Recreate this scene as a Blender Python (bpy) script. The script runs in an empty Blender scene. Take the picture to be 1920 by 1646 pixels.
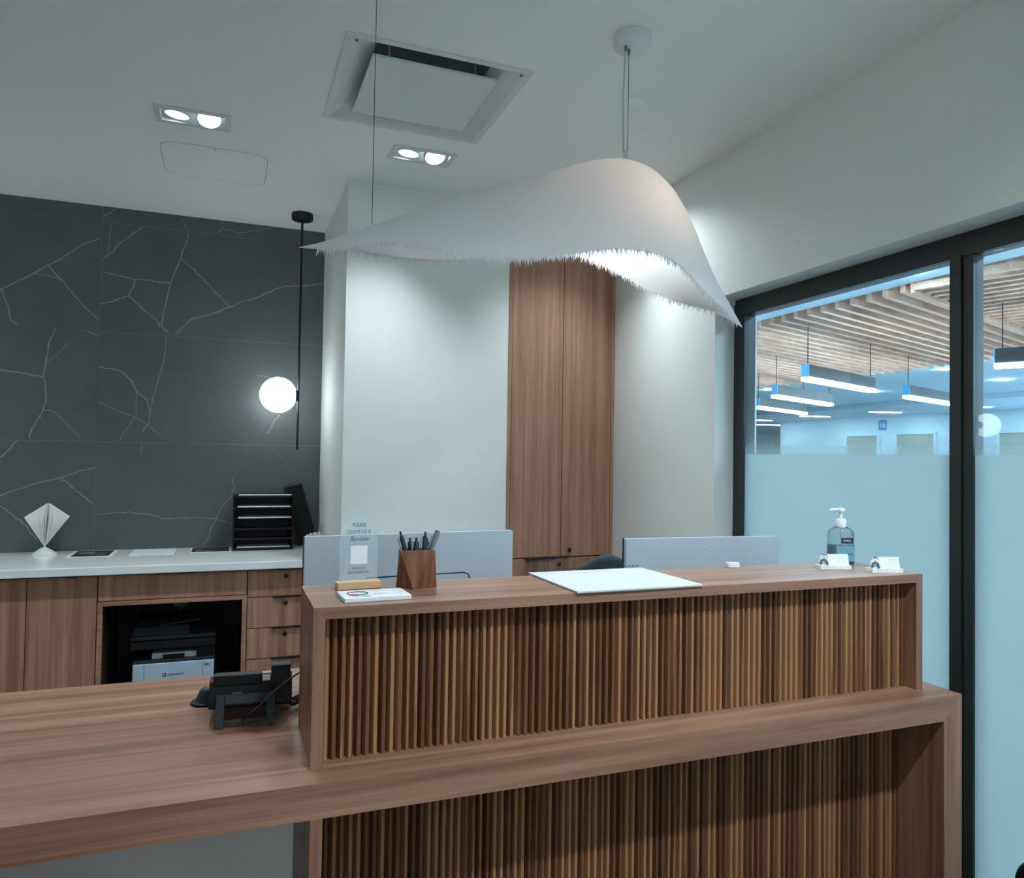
import bpy, bmesh, math, random
from mathutils import Vector, Matrix
random.seed(7)
S = bpy.context.scene
COL = S.collection
# ------------------------------------------------------------------ camera
F, CX, CY, EYE = 1388.88, 960.0, 823.0, 1.36          # focal length in px of the 1920x1646 frame
YAW, PITCH, ROLL = math.radians(21.0205), math.radians(1.4136), math.radians(-0.9081)
def cam_axes():
    fw = Vector((math.sin(YAW)*math.cos(PITCH), math.cos(YAW)*math.cos(PITCH), math.sin(PITCH)))
    rt = Vector((math.cos(YAW), -math.sin(YAW), 0)); up = rt.cross(fw)
    c, s = math.cos(ROLL), math.sin(ROLL)
    return rt*c-up*s, rt*s+up*c, fw
RT, UP, FW = cam_axes()
cd = bpy.data.cameras.new('camera'); cam = bpy.data.objects.new('camera', cd); COL.objects.link(cam)
cd.sensor_fit = 'HORIZONTAL'; cd.sensor_width = 36; cd.lens = F/1920*36; cd.clip_start = .05; cd.clip_end = 100
m = Matrix((RT, UP, -FW)).transposed().to_4x4(); m.translation = (0, 0, EYE); cam.matrix_world = m
S.camera = cam
# ------------------------------------------------------------------ world, view, light levels
w = bpy.data.worlds.new('world'); S.world = w; w.use_nodes = True
w.node_tree.nodes['Background'].inputs[0].default_value = (.5, .6, .65, 1); w.node_tree.nodes['Background'].inputs[1].default_value = .05
S.view_settings.view_transform = 'Standard'; S.view_settings.look = 'None'
S.view_settings.gamma = 1; S.view_settings.use_curve_mapping = False; S.view_settings.exposure = 1.2
LIGHT = (.84, .94, 1.0)
P_BACK, P_FRONT, P_GLOBE, P_FILL, P_SHADE, P_LOBBY, P_STRIP = 12.2, 25.0, 5.0, 9.5, 6.3, 38.0, 310.0
S.cycles.max_bounces = 10; S.cycles.diffuse_bounces = 6; S.cycles.transparent_max_bounces = 24
# ------------------------------------------------------------------ pixel helpers (measurements taken from the photograph)
def ray(x, y): return RT*((x-CX)/F) + UP*(-(y-CY)/F) + FW
def ony(x, y, Y): d = ray(x, y); return Vector((0, 0, EYE)) + d*(Y/d.y)
def onz(x, y, z): d = ray(x, y); return Vector((0, 0, EYE)) + d*((z-EYE)/d.z)
# ------------------------------------------------------------------ materials
def lin(c):
    return tuple((v/255/12.92 if v/255 <= .04045 else ((v/255+.055)/1.055)**2.4) for v in c) + (1,)
MATS = {}
def mat(name, rgb, rough=.5, metal=0, spec=.5, emit=None, strength=0, noise=0, nscale=20, bump=0, coat=0, transmission=0):
    if name in MATS: return MATS[name]
    M = bpy.data.materials.new(name); M.use_nodes = True; nt = M.node_tree; b = nt.nodes['Principled BSDF']
    b.inputs['Base Color'].default_value = lin(rgb); b.inputs['Roughness'].default_value = rough
    b.inputs['Metallic'].default_value = metal; b.inputs['Specular IOR Level'].default_value = spec
    b.inputs['Coat Weight'].default_value = coat; b.inputs['Transmission Weight'].default_value = transmission
    if emit: b.inputs['Emission Color'].default_value = lin(emit); b.inputs['Emission Strength'].default_value = strength
    if noise or bump:
        tc = nt.nodes.new('ShaderNodeTexCoord'); n = nt.nodes.new('ShaderNodeTexNoise')
        n.inputs['Scale'].default_value = nscale; n.inputs['Detail'].default_value = 5
        nt.links.new(tc.outputs['Object'], n.inputs['Vector'])
        if noise:
            r = nt.nodes.new('ShaderNodeValToRGB'); c = lin(rgb)
            r.color_ramp.elements[0].color = tuple(max(0, v*(1-noise)) for v in c[:3]) + (1,)
            r.color_ramp.elements[1].color = tuple(min(1, v*(1+noise)) for v in c[:3]) + (1,)
            r.color_ramp.elements[0].position = .3; r.color_ramp.elements[1].position = .7
            nt.links.new(n.outputs['Fac'], r.inputs[0]); nt.links.new(r.outputs[0], b.inputs['Base Color'])
        if bump:
            bp = nt.nodes.new('ShaderNodeBump'); bp.inputs['Strength'].default_value = bump; bp.inputs['Distance'].default_value = .002
            nt.links.new(n.outputs['Fac'], bp.inputs['Height']); nt.links.new(bp.outputs[0], b.inputs['Normal'])
    MATS[name] = M; return M
def wood(name, axis, dark, mid, light, rough=.42, streak=34, rnd=0.0, spec=.5, coat=0, bump=.12):
    """long-grain veneer; axis = grain direction in object space; rnd > 0 shifts tone per object"""
    M = bpy.data.materials.new(name); M.use_nodes = True; nt = M.node_tree; b = nt.nodes['Principled BSDF']
    tc = nt.nodes.new('ShaderNodeTexCoord'); mp = nt.nodes.new('ShaderNodeMapping')
    sc = [streak]*3; sc['XYZ'.index(axis)] = .9; mp.inputs['Scale'].default_value = sc
    oi = nt.nodes.new('ShaderNodeObjectInfo')
    va = nt.nodes.new('ShaderNodeVectorMath'); va.operation = 'ADD'
    cb = nt.nodes.new('ShaderNodeCombineXYZ'); mu = nt.nodes.new('ShaderNodeMath'); mu.operation = 'MULTIPLY'; mu.inputs[1].default_value = 37
    nt.links.new(oi.outputs['Random'], mu.inputs[0])
    for i in range(3): nt.links.new(mu.outputs[0], cb.inputs[i])
    nt.links.new(tc.outputs['Object'], mp.inputs[0]); nt.links.new(mp.outputs[0], va.inputs[0]); nt.links.new(cb.outputs[0], va.inputs[1])
    n1 = nt.nodes.new('ShaderNodeTexNoise'); n1.inputs['Scale'].default_value = 1; n1.inputs['Detail'].default_value = 3; n1.inputs['Distortion'].default_value = .6
    n2 = nt.nodes.new('ShaderNodeTexNoise'); n2.inputs['Scale'].default_value = 6; n2.inputs['Detail'].default_value = 4
    for n in (n1, n2): nt.links.new(va.outputs[0], n.inputs['Vector'])
    mx = nt.nodes.new('ShaderNodeMath'); mx.operation = 'MULTIPLY_ADD'; mx.inputs[1].default_value = .35
    nt.links.new(n2.outputs['Fac'], mx.inputs[0]); nt.links.new(n1.outputs['Fac'], mx.inputs[2])
    last = mx.outputs[0]
    if rnd:
        ad = nt.nodes.new('ShaderNodeMath'); ad.operation = 'MULTIPLY_ADD'; ad.inputs[1].default_value = rnd
        nt.links.new(oi.outputs['Random'], ad.inputs[0]); nt.links.new(last, ad.inputs[2]); last = ad.outputs[0]
    r = nt.nodes.new('ShaderNodeValToRGB'); e = r.color_ramp.elements
    lo, hi = .46, .92 + rnd
    e[0].position = lo; e[0].color = lin(dark); e[1].position = hi; e[1].color = lin(light)
    q = e.new((lo+hi)/2); q.color = lin(mid)
    nt.links.new(last, r.inputs[0]); nt.links.new(r.outputs[0], b.inputs['Base Color'])
    b.inputs['Roughness'].default_value = rough; b.inputs['Specular IOR Level'].default_value = spec; b.inputs['Coat Weight'].default_value = coat; b.inputs['Coat Roughness'].default_value = .12
    bp = nt.nodes.new('ShaderNodeBump'); bp.inputs['Strength'].default_value = bump; bp.inputs['Distance'].default_value = .001
    nt.links.new(n2.outputs['Fac'], bp.inputs['Height']); nt.links.new(bp.outputs[0], b.inputs['Normal'])
    return M
WD, WM, WL = (140, 102, 80), (166, 124, 100), (184, 144, 120)
DESK_X = wood('desk_veneer_x', 'X', (114, 79, 61), (144, 104, 83), (164, 124, 102), rough=.36, spec=.6, bump=.03); DESK_Z = wood('desk_veneer_z', 'Z', (108, 74, 57), (138, 98, 77), (158, 118, 95), rough=.4)
WOOD_X = wood('veneer_grain_x', 'X', WD, WM, WL); WOOD_Z = wood('veneer_grain_z', 'Z', WD, WM, WL); WOOD_Y = wood('veneer_grain_y', 'Y', WD, WM, WL)
SLAT = wood('slat_timber', 'Z', (70, 44, 30), (120, 77, 50), (158, 112, 75), rough=.55, streak=60, rnd=.55)
BAFFLE = wood('baffle_timber', 'X', (186, 140, 114), (206, 162, 138), (222, 184, 162), rough=.6, streak=12)
CUPW = wood('cup_walnut', 'Z', (88, 50, 30), (116, 70, 46), (138, 88, 60), rough=.45, streak=60)
PALEW = wood('pale_beech', 'X', (196, 152, 110), (212, 172, 130), (224, 186, 146), rough=.5, streak=80)
WHITE = mat('wall_paint', (230, 233, 230), .75, bump=.03, nscale=300)
CEIL = mat('ceiling_paint', (240, 242, 239), .85)
WMETAL = mat('white_enamel', (214, 218, 220), .4); WPLAST = mat('white_plastic', (226, 228, 228), .4)
STONE = mat('white_quartz', (240, 243, 242), .18, coat=.3)
TILE = mat('dark_stone_tile', (88, 93, 94), .36, noise=.10, nscale=3.5); GROUT = mat('tile_grout', (122, 127, 126), .8)
VEIN = mat('pale_vein', (142, 146, 143), .5); VEIN2 = mat('faint_vein', (108, 112, 111), .5)
FLOOR = mat('concrete_floor', (74, 72, 70), .55, noise=.12, nscale=2.5); LFLOOR = mat('lobby_floor_tile', (128, 134, 138), .35)
BLACK = mat('black_metal', (16, 17, 18), .45); FRAME = mat('black_anodised_frame', (34, 40, 42), .38, spec=.6); BPLAST = mat('black_plastic', (17, 18, 20), .55, spec=.3)
DPLAST = mat('charcoal_plastic', (36, 43, 48), .5, spec=.35); DARK = mat('dark_void', (10, 9, 9), .9)
SILVER = mat('silver_shell', (188, 200, 208), .35, metal=.15); SILVER2 = mat('silver_shell_dark', (120, 130, 136), .4, metal=.4)
PAPER = mat('white_paper', (224, 228, 230), .7); PAPER2 = mat('cream_paper', (250, 250, 246), .8); GREYP = mat('grey_paper', (190, 194, 196), .7)
INK = mat('grey_ink', (90, 100, 108), .6); INKD = mat('dark_ink', (24, 26, 34), .6)
MARBLE = mat('marble_white', (224, 230, 234), .3, noise=.12, nscale=60); MGREY = mat('marble_grey', (92, 104, 106), .35)
BLUECAP = mat('blue_end_cap', (70, 170, 225), .35); SIGNB = mat('sign_blue', (40, 120, 175), .5)
LGREY = mat('fixture_grey', (112, 126, 132), .4, metal=.3)
LENS = mat('lamp_lens', (255, 255, 255), .4, emit=(232, 250, 255), strength=5)
GLOBE = mat('opal_globe', (255, 255, 255), .3, emit=(240, 250, 255), strength=P_GLOBE)
GLOBE_FILL = mat('fill_globe', (255, 255, 255), .3, emit=(236, 250, 255), strength=P_FILL)  # glow of the extra globes added behind the viewer
TUBE = mat('lit_diffuser', (255, 255, 255), .4, emit=(226, 246, 255), strength=P_LOBBY)
STRIP = mat('lit_ceiling_strip', (255, 255, 255), .4, emit=(226, 246, 255), strength=P_STRIP)
STRIP2 = mat('lit_far_strip', (255, 255, 255), .4, emit=(226, 246, 255), strength=P_STRIP*.27)
LWALL = mat('lobby_paint', (200, 220, 230), .8); LCEIL = mat('lobby_ceiling_paint', (196, 216, 228), .85); LDARK = mat('lobby_recess', (150, 152, 140), .8)
CHAIRF = mat('chair_fabric', (38, 48, 56), .9, bump=.4, nscale=400)
GEL = mat('bottle_plastic', (206, 226, 232), .08, transmission=.9); CLEAR = mat('pump_plastic', (226, 232, 236), .3)
def custom(name):
    M = bpy.data.materials.new(name); M.use_nodes = True; nt = M.node_tree; nt.nodes.clear()
    return M, nt, nt.nodes.new('ShaderNodeOutputMaterial')
def glass_mat(name, tint, refl=1.0, haze=0):
    M, nt, o = custom(name)
    t = nt.nodes.new('ShaderNodeBsdfTransparent'); t.inputs[0].default_value = tint
    g = nt.nodes.new('ShaderNodeBsdfGlossy'); g.inputs['Roughness'].default_value = 0.0
    lw = nt.nodes.new('ShaderNodeLayerWeight'); lw.inputs[0].default_value = .5
    fr = nt.nodes.new('ShaderNodeMath'); fr.operation = 'POWER'; fr.inputs[1].default_value = 5; nt.links.new(lw.outputs['Facing'], fr.inputs[0])
    mu = nt.nodes.new('ShaderNodeMath'); mu.operation = 'MULTIPLY_ADD'; mu.inputs[1].default_value = .96*refl; mu.inputs[2].default_value = .04*refl
    mx = nt.nodes.new('ShaderNodeMixShader')
    nt.links.new(fr.outputs[0], mu.inputs[0]); nt.links.new(mu.outputs[0], mx.inputs[0])
    nt.links.new(t.outputs[0], mx.inputs[1]); nt.links.new(g.outputs[0], mx.inputs[2])
    if haze:
        d = nt.nodes.new('ShaderNodeBsdfDiffuse'); d.inputs[0].default_value = (.75, .85, .88, 1); m2 = nt.nodes.new('ShaderNodeMixShader'); m2.inputs[0].default_value = haze
        nt.links.new(mx.outputs[0], m2.inputs[1]); nt.links.new(d.outputs[0], m2.inputs[2]); mx = m2
    nt.links.new(mx.outputs[0], o.inputs[0]); return M
GLASS = glass_mat('window_glass', (.84, .95, .99, 1), .9)
ACRYL = glass_mat('clear_acrylic', (.94, .97, .98, 1), 1.0, haze=.16)
def film_mat():
    """frosted privacy film: solid below 1.39 m, fading out above"""
    M, nt, o = custom('frosted_film')
    tr = nt.nodes.new('ShaderNodeBsdfTransparent')
    tl = nt.nodes.new('ShaderNodeBsdfTranslucent'); tl.inputs[0].default_value = (.345, .39, .385, 1)
    df = nt.nodes.new('ShaderNodeBsdfDiffuse'); df.inputs[0].default_value = (.40, .50, .51, 1)
    m1 = nt.nodes.new('ShaderNodeMixShader'); m1.inputs[0].default_value = .42
    nt.links.new(tl.outputs[0], m1.inputs[1]); nt.links.new(df.outputs[0], m1.inputs[2])
    ge = nt.nodes.new('ShaderNodeNewGeometry'); sx = nt.nodes.new('ShaderNodeSeparateXYZ'); nt.links.new(ge.outputs['Position'], sx.inputs[0])
    mr = nt.nodes.new('ShaderNodeMapRange'); mr.inputs[1].default_value = 1.30; mr.inputs[2].default_value = 1.56; mr.inputs[3].default_value = 0; mr.inputs[4].default_value = 1
    nt.links.new(sx.outputs[2], mr.inputs[0])
    rp = nt.nodes.new('ShaderNodeValToRGB'); e = rp.color_ramp.elements
    e[0].position = .33; e[0].color = (.985, .985, .985, 1); e[1].position = 1; e[1].color = (0, 0, 0, 1)
    q = e.new(.35); q.color = (.62, .62, .62, 1); q = e.new(.6); q.color = (.22, .22, .22, 1)
    nt.links.new(mr.outputs[0], rp.inputs[0])
    m2 = nt.nodes.new('ShaderNodeMixShader'); nt.links.new(rp.outputs[0], m2.inputs[0])
    nt.links.new(tr.outputs[0], m2.inputs[1]); nt.links.new(m1.outputs[0], m2.inputs[2]); nt.links.new(m2.outputs[0], o.inputs[0])
    return M
FILM = film_mat()
def shade_mat():
    M, nt, o = custom('paper_shade')
    d = nt.nodes.new('ShaderNodeBsdfDiffuse'); d.inputs[0].default_value = (.72, .75, .77, 1)
    t = nt.nodes.new('ShaderNodeBsdfTranslucent'); t.inputs[0].default_value = (.86, .64, .52, 1)
    mx = nt.nodes.new('ShaderNodeMixShader'); mx.inputs[0].default_value = .15
    nt.links.new(d.outputs[0], mx.inputs[1]); nt.links.new(t.outputs[0], mx.inputs[2]); nt.links.new(mx.outputs[0], o.inputs[0]); return M
SHADE = shade_mat()
# ------------------------------------------------------------------ mesh builder
class MB:
    def __init__(s): s.v, s.f, s.sm = [], [], []
    def add(s, vs, fs, smooth=False):
        o = len(s.v); s.v += [tuple(p) for p in vs]; s.f += [tuple(o+i for i in f) for f in fs]; s.sm += [smooth]*len(fs); return s
    def box(s, x0, x1, y0, y1, z0, z1, M=None):
        vs = [Vector((x, y, z)) for z in (z0, z1) for y in (y0, y1) for x in (x0, x1)]
        if M: vs = [M @ p for p in vs]
        return s.add(vs, [(0, 2, 3, 1), (4, 5, 7, 6), (0, 1, 5, 4), (2, 6, 7, 3), (0, 4, 6, 2), (1, 3, 7, 5)])
    def prism(s, poly, z0, z1, M=None, smooth=False):
        """poly: list of (x, y), counter-clockwise"""
        n = len(poly); vs = [Vector((p[0], p[1], z)) for z in (z0, z1) for p in poly]
        if M: vs = [M @ p for p in vs]
        s.add(vs, [tuple(reversed(range(n))), tuple(range(n, 2*n))])
        s.add(vs, [(i, (i+1) % n, n+(i+1) % n, n+i) for i in range(n)], smooth); return s
    def lathe(s, prof, n=24, c=(0, 0, 0), M=None, smooth=True):
        """prof: list of (r, z)"""
        vs, fs = [], []
        for r, z in prof:
            for k in range(n):
                a = 2*math.pi*k/n; p = Vector((c[0]+r*math.cos(a), c[1]+r*math.sin(a), c[2]+z)); vs.append(M @ p if M else p)
        for i in range(len(prof)-1):
            for k in range(n): fs.append((i*n+k, i*n+(k+1) % n, (i+1)*n+(k+1) % n, (i+1)*n+k))
        s.add(vs, fs, smooth)
        s.add(vs[:n], [tuple(reversed(range(n)))]); s.add(vs[-n:], [tuple(range(n))]); return s
    def tube(s, pts, r, n=8, caps=True):
        pts = [Vector(p) for p in pts]; vs, fs = [], []
        up = Vector((0, 0, 1))
        for i, p in enumerate(pts):
            t = (pts[min(i+1, len(pts)-1)] - pts[max(i-1, 0)]).normalized()
            a = t.cross(up)
            if a.length < .05: a = t.cross(Vector((0, 1, 0)))
            a.normalize(); b = t.cross(a).normalized()
            rr = r[i] if isinstance(r, (list, tuple)) else r
            for k in range(n):
                q = 2*math.pi*k/n; vs.append(p + a*rr*math.cos(q) + b*rr*math.sin(q))
        for i in range(len(pts)-1):
            for k in range(n): fs.append((i*n+k, (i+1)*n+k, (i+1)*n+(k+1) % n, i*n+(k+1) % n))
        s.add(vs, fs, True)
        if caps: s.add(vs[:n], [tuple(range(n))]); s.add(vs[-n:], [tuple(reversed(range(n)))])
        return s
    def mesh(s, name, mtl):
        me = bpy.data.meshes.new(name); me.from_pydata(s.v, [], s.f); me.materials.append(mtl)
        me.polygons.foreach_set('use_smooth', s.sm)
        bm = bmesh.new(); bm.from_mesh(me); bmesh.ops.recalc_face_normals(bm, faces=bm.faces[:]); bm.to_mesh(me); bm.free()
        me.update(); return me
def obj(name, mb, mtl, parent=None, bevel=0, loc=None, rot=None, label=None):
    me = mb if isinstance(mb, bpy.types.Mesh) else mb.mesh(name, mtl)
    o = bpy.data.objects.new(name, me); COL.objects.link(o)
    if parent: o.parent = parent
    if loc: o.location = loc
    if rot: o.rotation_euler = rot
    if bevel:
        b = o.modifiers.new('bevel', 'BEVEL'); b.width = bevel; b.segments = 2; b.limit_method = 'ANGLE'; b.angle_limit = .7
    if label: o['label'] = label
    return o
def thing(name, label, cat, loc=(0, 0, 0), rz=0, group=None):
    o = bpy.data.objects.new(name, None); COL.objects.link(o); o.empty_display_size = .05
    o.location = loc; o.rotation_euler = (0, 0, rz); return tag(o, label, cat, group)
def tag(o, label, cat, group=None):
    o['label'] = label; o['category'] = cat
    if group: o['group'] = group
    return o
def struct(o, label=None, cat=None):
    o['kind'] = 'structure'
    if label: o['label'] = label
    if cat: o['category'] = cat
    return o
def copy_tree(o, parent=None):
    c = o.copy(); COL.objects.link(c); c.parent = parent
    for ch in list(o.children): copy_tree(ch, c)
    return c
def rrect(x0, x1, y0, y1, r, n=6):
    p = []
    for cx, cy, a0 in ((x1-r, y0+r, -90), (x1-r, y1-r, 0), (x0+r, y1-r, 90), (x0+r, y0+r, 180)):
        for k in range(n+1):
            a = math.radians(a0+90*k/n); p.append((cx+r*math.cos(a), cy+r*math.sin(a)))
    return p
def text(name, body, size, mtl, parent, M, shear=0, align='CENTER', extrude=.0001, sx=1):
    c = bpy.data.curves.new(name, 'FONT'); c.body = body; c.size = size; c.align_x = align; c.align_y = 'CENTER'; c.shear = shear; c.extrude = extrude
    t = bpy.data.objects.new(name+'_tmp', c); COL.objects.link(t)
    me = bpy.data.meshes.new_from_object(t.evaluated_get(bpy.context.evaluated_depsgraph_get()))
    bpy.data.objects.remove(t); bpy.data.curves.remove(c)
    me.transform(M @ Matrix.Diagonal((sx, 1, 1, 1))); me.materials.clear(); me.materials.append(mtl); me.name = name
    return obj(name, me, mtl, parent)
def basis(o, x, y):
    """matrix whose local x, y axes are the given world vectors, at point o"""
    x, y = Vector(x).normalized(), Vector(y).normalized(); z = x.cross(y)
    M = Matrix((x, y, z)).transposed().to_4x4(); M.translation = o; return M
FRONT = lambda x, y, z: basis((x, y, z), (1, 0, 0), (0, 0, 1))      # flat print on a face that looks towards -Y
def spot(name, loc, power, size, parent, blend=.7, radius=.035, tilt=(0, 0)):
    l = bpy.data.lights.new(name, 'SPOT'); l.energy = power; l.spot_size = math.radians(size); l.spot_blend = blend; l.shadow_soft_size = radius; l.color = LIGHT
    o = bpy.data.objects.new(name, l); COL.objects.link(o); o.location = loc; o.rotation_euler = (tilt[0], tilt[1], 0)
    if parent: o.parent = parent
    return o
def point(name, loc, power, parent, radius, color=LIGHT):
    l = bpy.data.lights.new(name, 'POINT'); l.energy = power; l.shadow_soft_size = radius; l.color = color
    o = bpy.data.objects.new(name, l); COL.objects.link(o); o.location = loc; o.parent = parent; return o
# ================================================================== the setting
C = 2.68; XL, YB = -2.6, -2.6; XW = 1.975; YT = 4.5; YP = 3.59
struct(obj('floor', MB().box(XL, 2.2, YB, 4.7, -.1, 0), FLOOR), 'dark grey concrete look floor under the desk', 'floor')
DL = [(-1.09, 3.16), (-.155, 3.16), (.77, 3.165), (1.70, 3.165), (.77, .2), (1.62, .2)]
DW, DH = .118, .055
holes = [(x-DW, x+DW, y-DH, y+DH) for x, y in DL] + [(.34, .93, 2.336, 2.924)]
xs = sorted({XL, 2.2} | {h[i] for h in holes for i in (0, 1)}); ys = sorted({YB, 4.7} | {h[i] for h in holes for i in (2, 3)})
mb = MB()
for i in range(len(xs)-1):
    for j in range(len(ys)-1):
        cx, cy = (xs[i]+xs[i+1])/2, (ys[j]+ys[j+1])/2
        if any(h[0] < cx < h[1] and h[2] < cy < h[3] for h in holes): continue
        mb.add([(xs[i], ys[j], C), (xs[i+1], ys[j], C), (xs[i+1], ys[j+1], C), (xs[i], ys[j+1], C)], [(0, 3, 2, 1)])
struct(obj('ceiling', mb, CEIL), 'plain grey white ceiling', 'ceiling')
struct(obj('wall_left', MB().box(XL-.1, XL, YB, 4.7, 0, C), WHITE), 'white wall on the left side', 'wall')
struct(obj('wall_front', MB().box(XL, 2.2, YB-.1, YB, 0, C), WHITE), 'white wall behind the viewer', 'wall')
struct(obj('wall_centre', MB().box(.515, 1.352, YP, 4.7, 0, C), WHITE), 'white wall pier beside the tall cabinet', 'wall')
struct(obj('wall_alcove', MB().box(1.352, 2.2, 3.66, 4.7, 0, C), WHITE), 'wall behind the tall cabinet', 'wall')
mb = MB().box(XW, 2.2, 2.69, 3.66, 0, C).box(XW, 2.2, YB, 2.69, 2.067, C)
struct(obj('wall_right', mb, WHITE), 'white wall with a bulkhead over the black framed glazing', 'wall')
# ---- tiled back wall
wb = struct(obj('wall_back', MB().box(XL, .515, YT+.0012, 4.7, 0, C), GROUT), 'wall of large dark grey stone tiles with pale veins', 'wall')
cols = [(-2.6, -1.855), (-1.855, -.655), (-.655, .515)]; rows = [(.22, .814), (.814, 1.408), (1.408, 2.002), (2.002, 2.596), (2.596, 2.68)]
ZL = lambda x, y: (x/2.494, 380+y/2.494)
ZR = lambda x, y: (300+x/2.494, 380+y/2.494)
veins = [(ZL, 2.6, p) for p in (
    [(0, 405), (15, 402), (160, 330), (225, 293), (320, 238), (400, 190), (470, 165)], [(225, 293), (283, 357), (345, 430), (385, 475), (440, 530), (462, 548)],
    [(0, 400), (35, 475), (48, 540), (85, 572)], [(262, 590), (228, 660), (215, 750), (205, 790), (205, 820), (213, 860), (213, 930), (203, 968), (165, 1035), (140, 1080), (138, 1105)],
    [(0, 780), (90, 793), (150, 805), (205, 817)], [(0, 1370), (90, 1338), (180, 1310), (285, 1285), (360, 1260), (445, 1237)], [(285, 1285), (330, 1325), (385, 1370), (440, 1412)],
    [(0, 1418), (60, 1460), (120, 1510), (150, 1550), (175, 1580)], [(0, 1190), (45, 1155), (80, 1110)],
    [(475, 270), (520, 235), (560, 190), (610, 155), (668, 115)], [(470, 322), (550, 340), (635, 360), (690, 362), (748, 372), (798, 376)], [(635, 360), (620, 400), (600, 435), (540, 455), (470, 475)],
    [(600, 435), (660, 490), (730, 545), (748, 580)], [(462, 770), (520, 775), (575, 793), (620, 840), (640, 880), (685, 920), (703, 965), (697, 1030), (665, 1070)], [(478, 68), (510, 52), (540, 30)])]
veins += [(ZL, 1.5, p) for p in (
    [(160, 330), (240, 343), (283, 357)], [(215, 750), (265, 715), (310, 665), (330, 655)], [(203, 965), (240, 972), (280, 1000), (335, 1060), (380, 1107)], [(400, 598), (462, 628)],
    [(518, 100), (513, 170), (507, 235)], [(460, 930), (520, 960), (632, 1000), (690, 1040), (748, 1085)], [(632, 1000), (590, 1060), (557, 1112)], [(748, 800), (730, 860), (703, 965)], [(640, 880), (637, 1000)],
    [(448, 1455), (520, 1452), (600, 1445), (670, 1455), (748, 1465)], [(660, 1115), (662, 1170)])]
veins += [(ZL, 1.0, p) for p in (
    [(215, 750), (265, 770), (310, 800), (375, 828), (430, 810), (455, 785)], [(380, 828), (388, 870), (350, 915), (320, 955)], [(190, 1000), (215, 1040), (240, 1085)], [(145, 2), (162, 48)], [(362, 20), (365, 80)],
    [(600, 805), (680, 820), (748, 822)], [(650, 890), (730, 860)], [(748, 1545), (695, 1590)])]
veins += [(ZR, 2.6, p) for p in (
    [(135, 145), (122, 190), (98, 258), (50, 375), (25, 480), (5, 575), (40, 612)], [(98, 258), (150, 305), (200, 355), (260, 420), (328, 488)],
    [(75, 612), (110, 580), (155, 540), (230, 525), (328, 488), (390, 458), (435, 450), (540, 405), (590, 390), (680, 388), (765, 378)], [(560, 990), (535, 1020), (515, 1060), (500, 1078)])]
veins += [(ZR, 1.6, p) for p in (
    [(30, 628), (22, 700), (5, 795)], [(455, 808), (490, 810), (520, 825)], [(290, 88), (292, 122), (268, 145)], [(292, 122), (330, 128), (368, 144), (440, 132), (525, 115)], [(100, 75), (133, 138)],
    [(340, 1290), (345, 1340), (330, 1380), (290, 1420), (262, 1480), (240, 1520), (225, 1570), (200, 1605)], [(262, 1480), (340, 1505)], [(0, 1475), (60, 1478), (140, 1472), (200, 1472), (262, 1480)])]
veins += [(ZR, 1.0, p) for p in (
    [(5, 795), (90, 805), (210, 822)], [(500, 1078), (430, 1092), (340, 1118)], [(500, 1078), (600, 1078), (748, 1092)], [(0, 1085), (60, 1112)], [(412, 1140), (395, 1200), (340, 1290)], [(290, 1495), (310, 1470), (345, 1450)],
    [(45, 1475), (30, 1510), (0, 1545)], [(510, 1132), (550, 1170), (600, 1225)], [(678, 388), (668, 430), (650, 500), (625, 580), (615, 640)], [(700, 1280), (745, 1298)], [(5, 1400), (25, 1430), (40, 1475)])]
tile_veins = {}
for fn, wpx, pl in veins:
    pts = [ony(*fn(*p), YT) for p in pl]; fine = []
    for a, b in zip(pts, pts[1:]):
        for k in range(4):
            q = a.lerp(b, k/4)
            if k: q += Vector((random.uniform(-1, 1), 0, random.uniform(-1, 1)))*.0035
            fine.append(q)
    fine.append(pts[-1])
    mid = sum(pts, Vector())/len(pts)
    key = (min(2, sum(mid.x > c[1] for c in cols)), min(4, sum(mid.z > r[1] for r in rows)))
    tile_veins.setdefault((key, wpx < 1.2), []).append((fine, wpx))
for ci, (x0, x1) in enumerate(cols):
    for ri, (z0, z1) in enumerate(rows):
        cx, cz = (x0+x1)/2, (z0+z1)/2; g = .0016
        t = obj('tile', MB().box(x0-cx+g, x1-cx-g, 0, .0012, z0-cz+g, z1-cz-g), TILE, wb, loc=(cx, YT, cz))
        for thin in (False, True):
            vl = tile_veins.get(((ci, ri), thin))
            if not vl: continue
            mb = MB()
            for pts, wpx in vl:
                h = wpx*.0025/2; L, R_ = [], []
                for i, p in enumerate(pts):
                    d = (pts[min(i+1, len(pts)-1)]-pts[max(i-1, 0)]); n = Vector((-d.z, 0, d.x)).normalized()
                    k = h*random.uniform(.6, 1.25); L.append(p+n*k); R_.append(p-n*k)
                vs = [Vector((min(max(q.x, x0+g), x1-g)-cx, -.0004, min(max(q.z, z0+g), z1-g)-cz)) for q in L+R_]; n = len(L)
                mb.add(vs, [(i, i+1, n+i+1, n+i) for i in range(n-1)])
            obj('veining', mb, VEIN2 if thin else VEIN, t)
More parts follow.
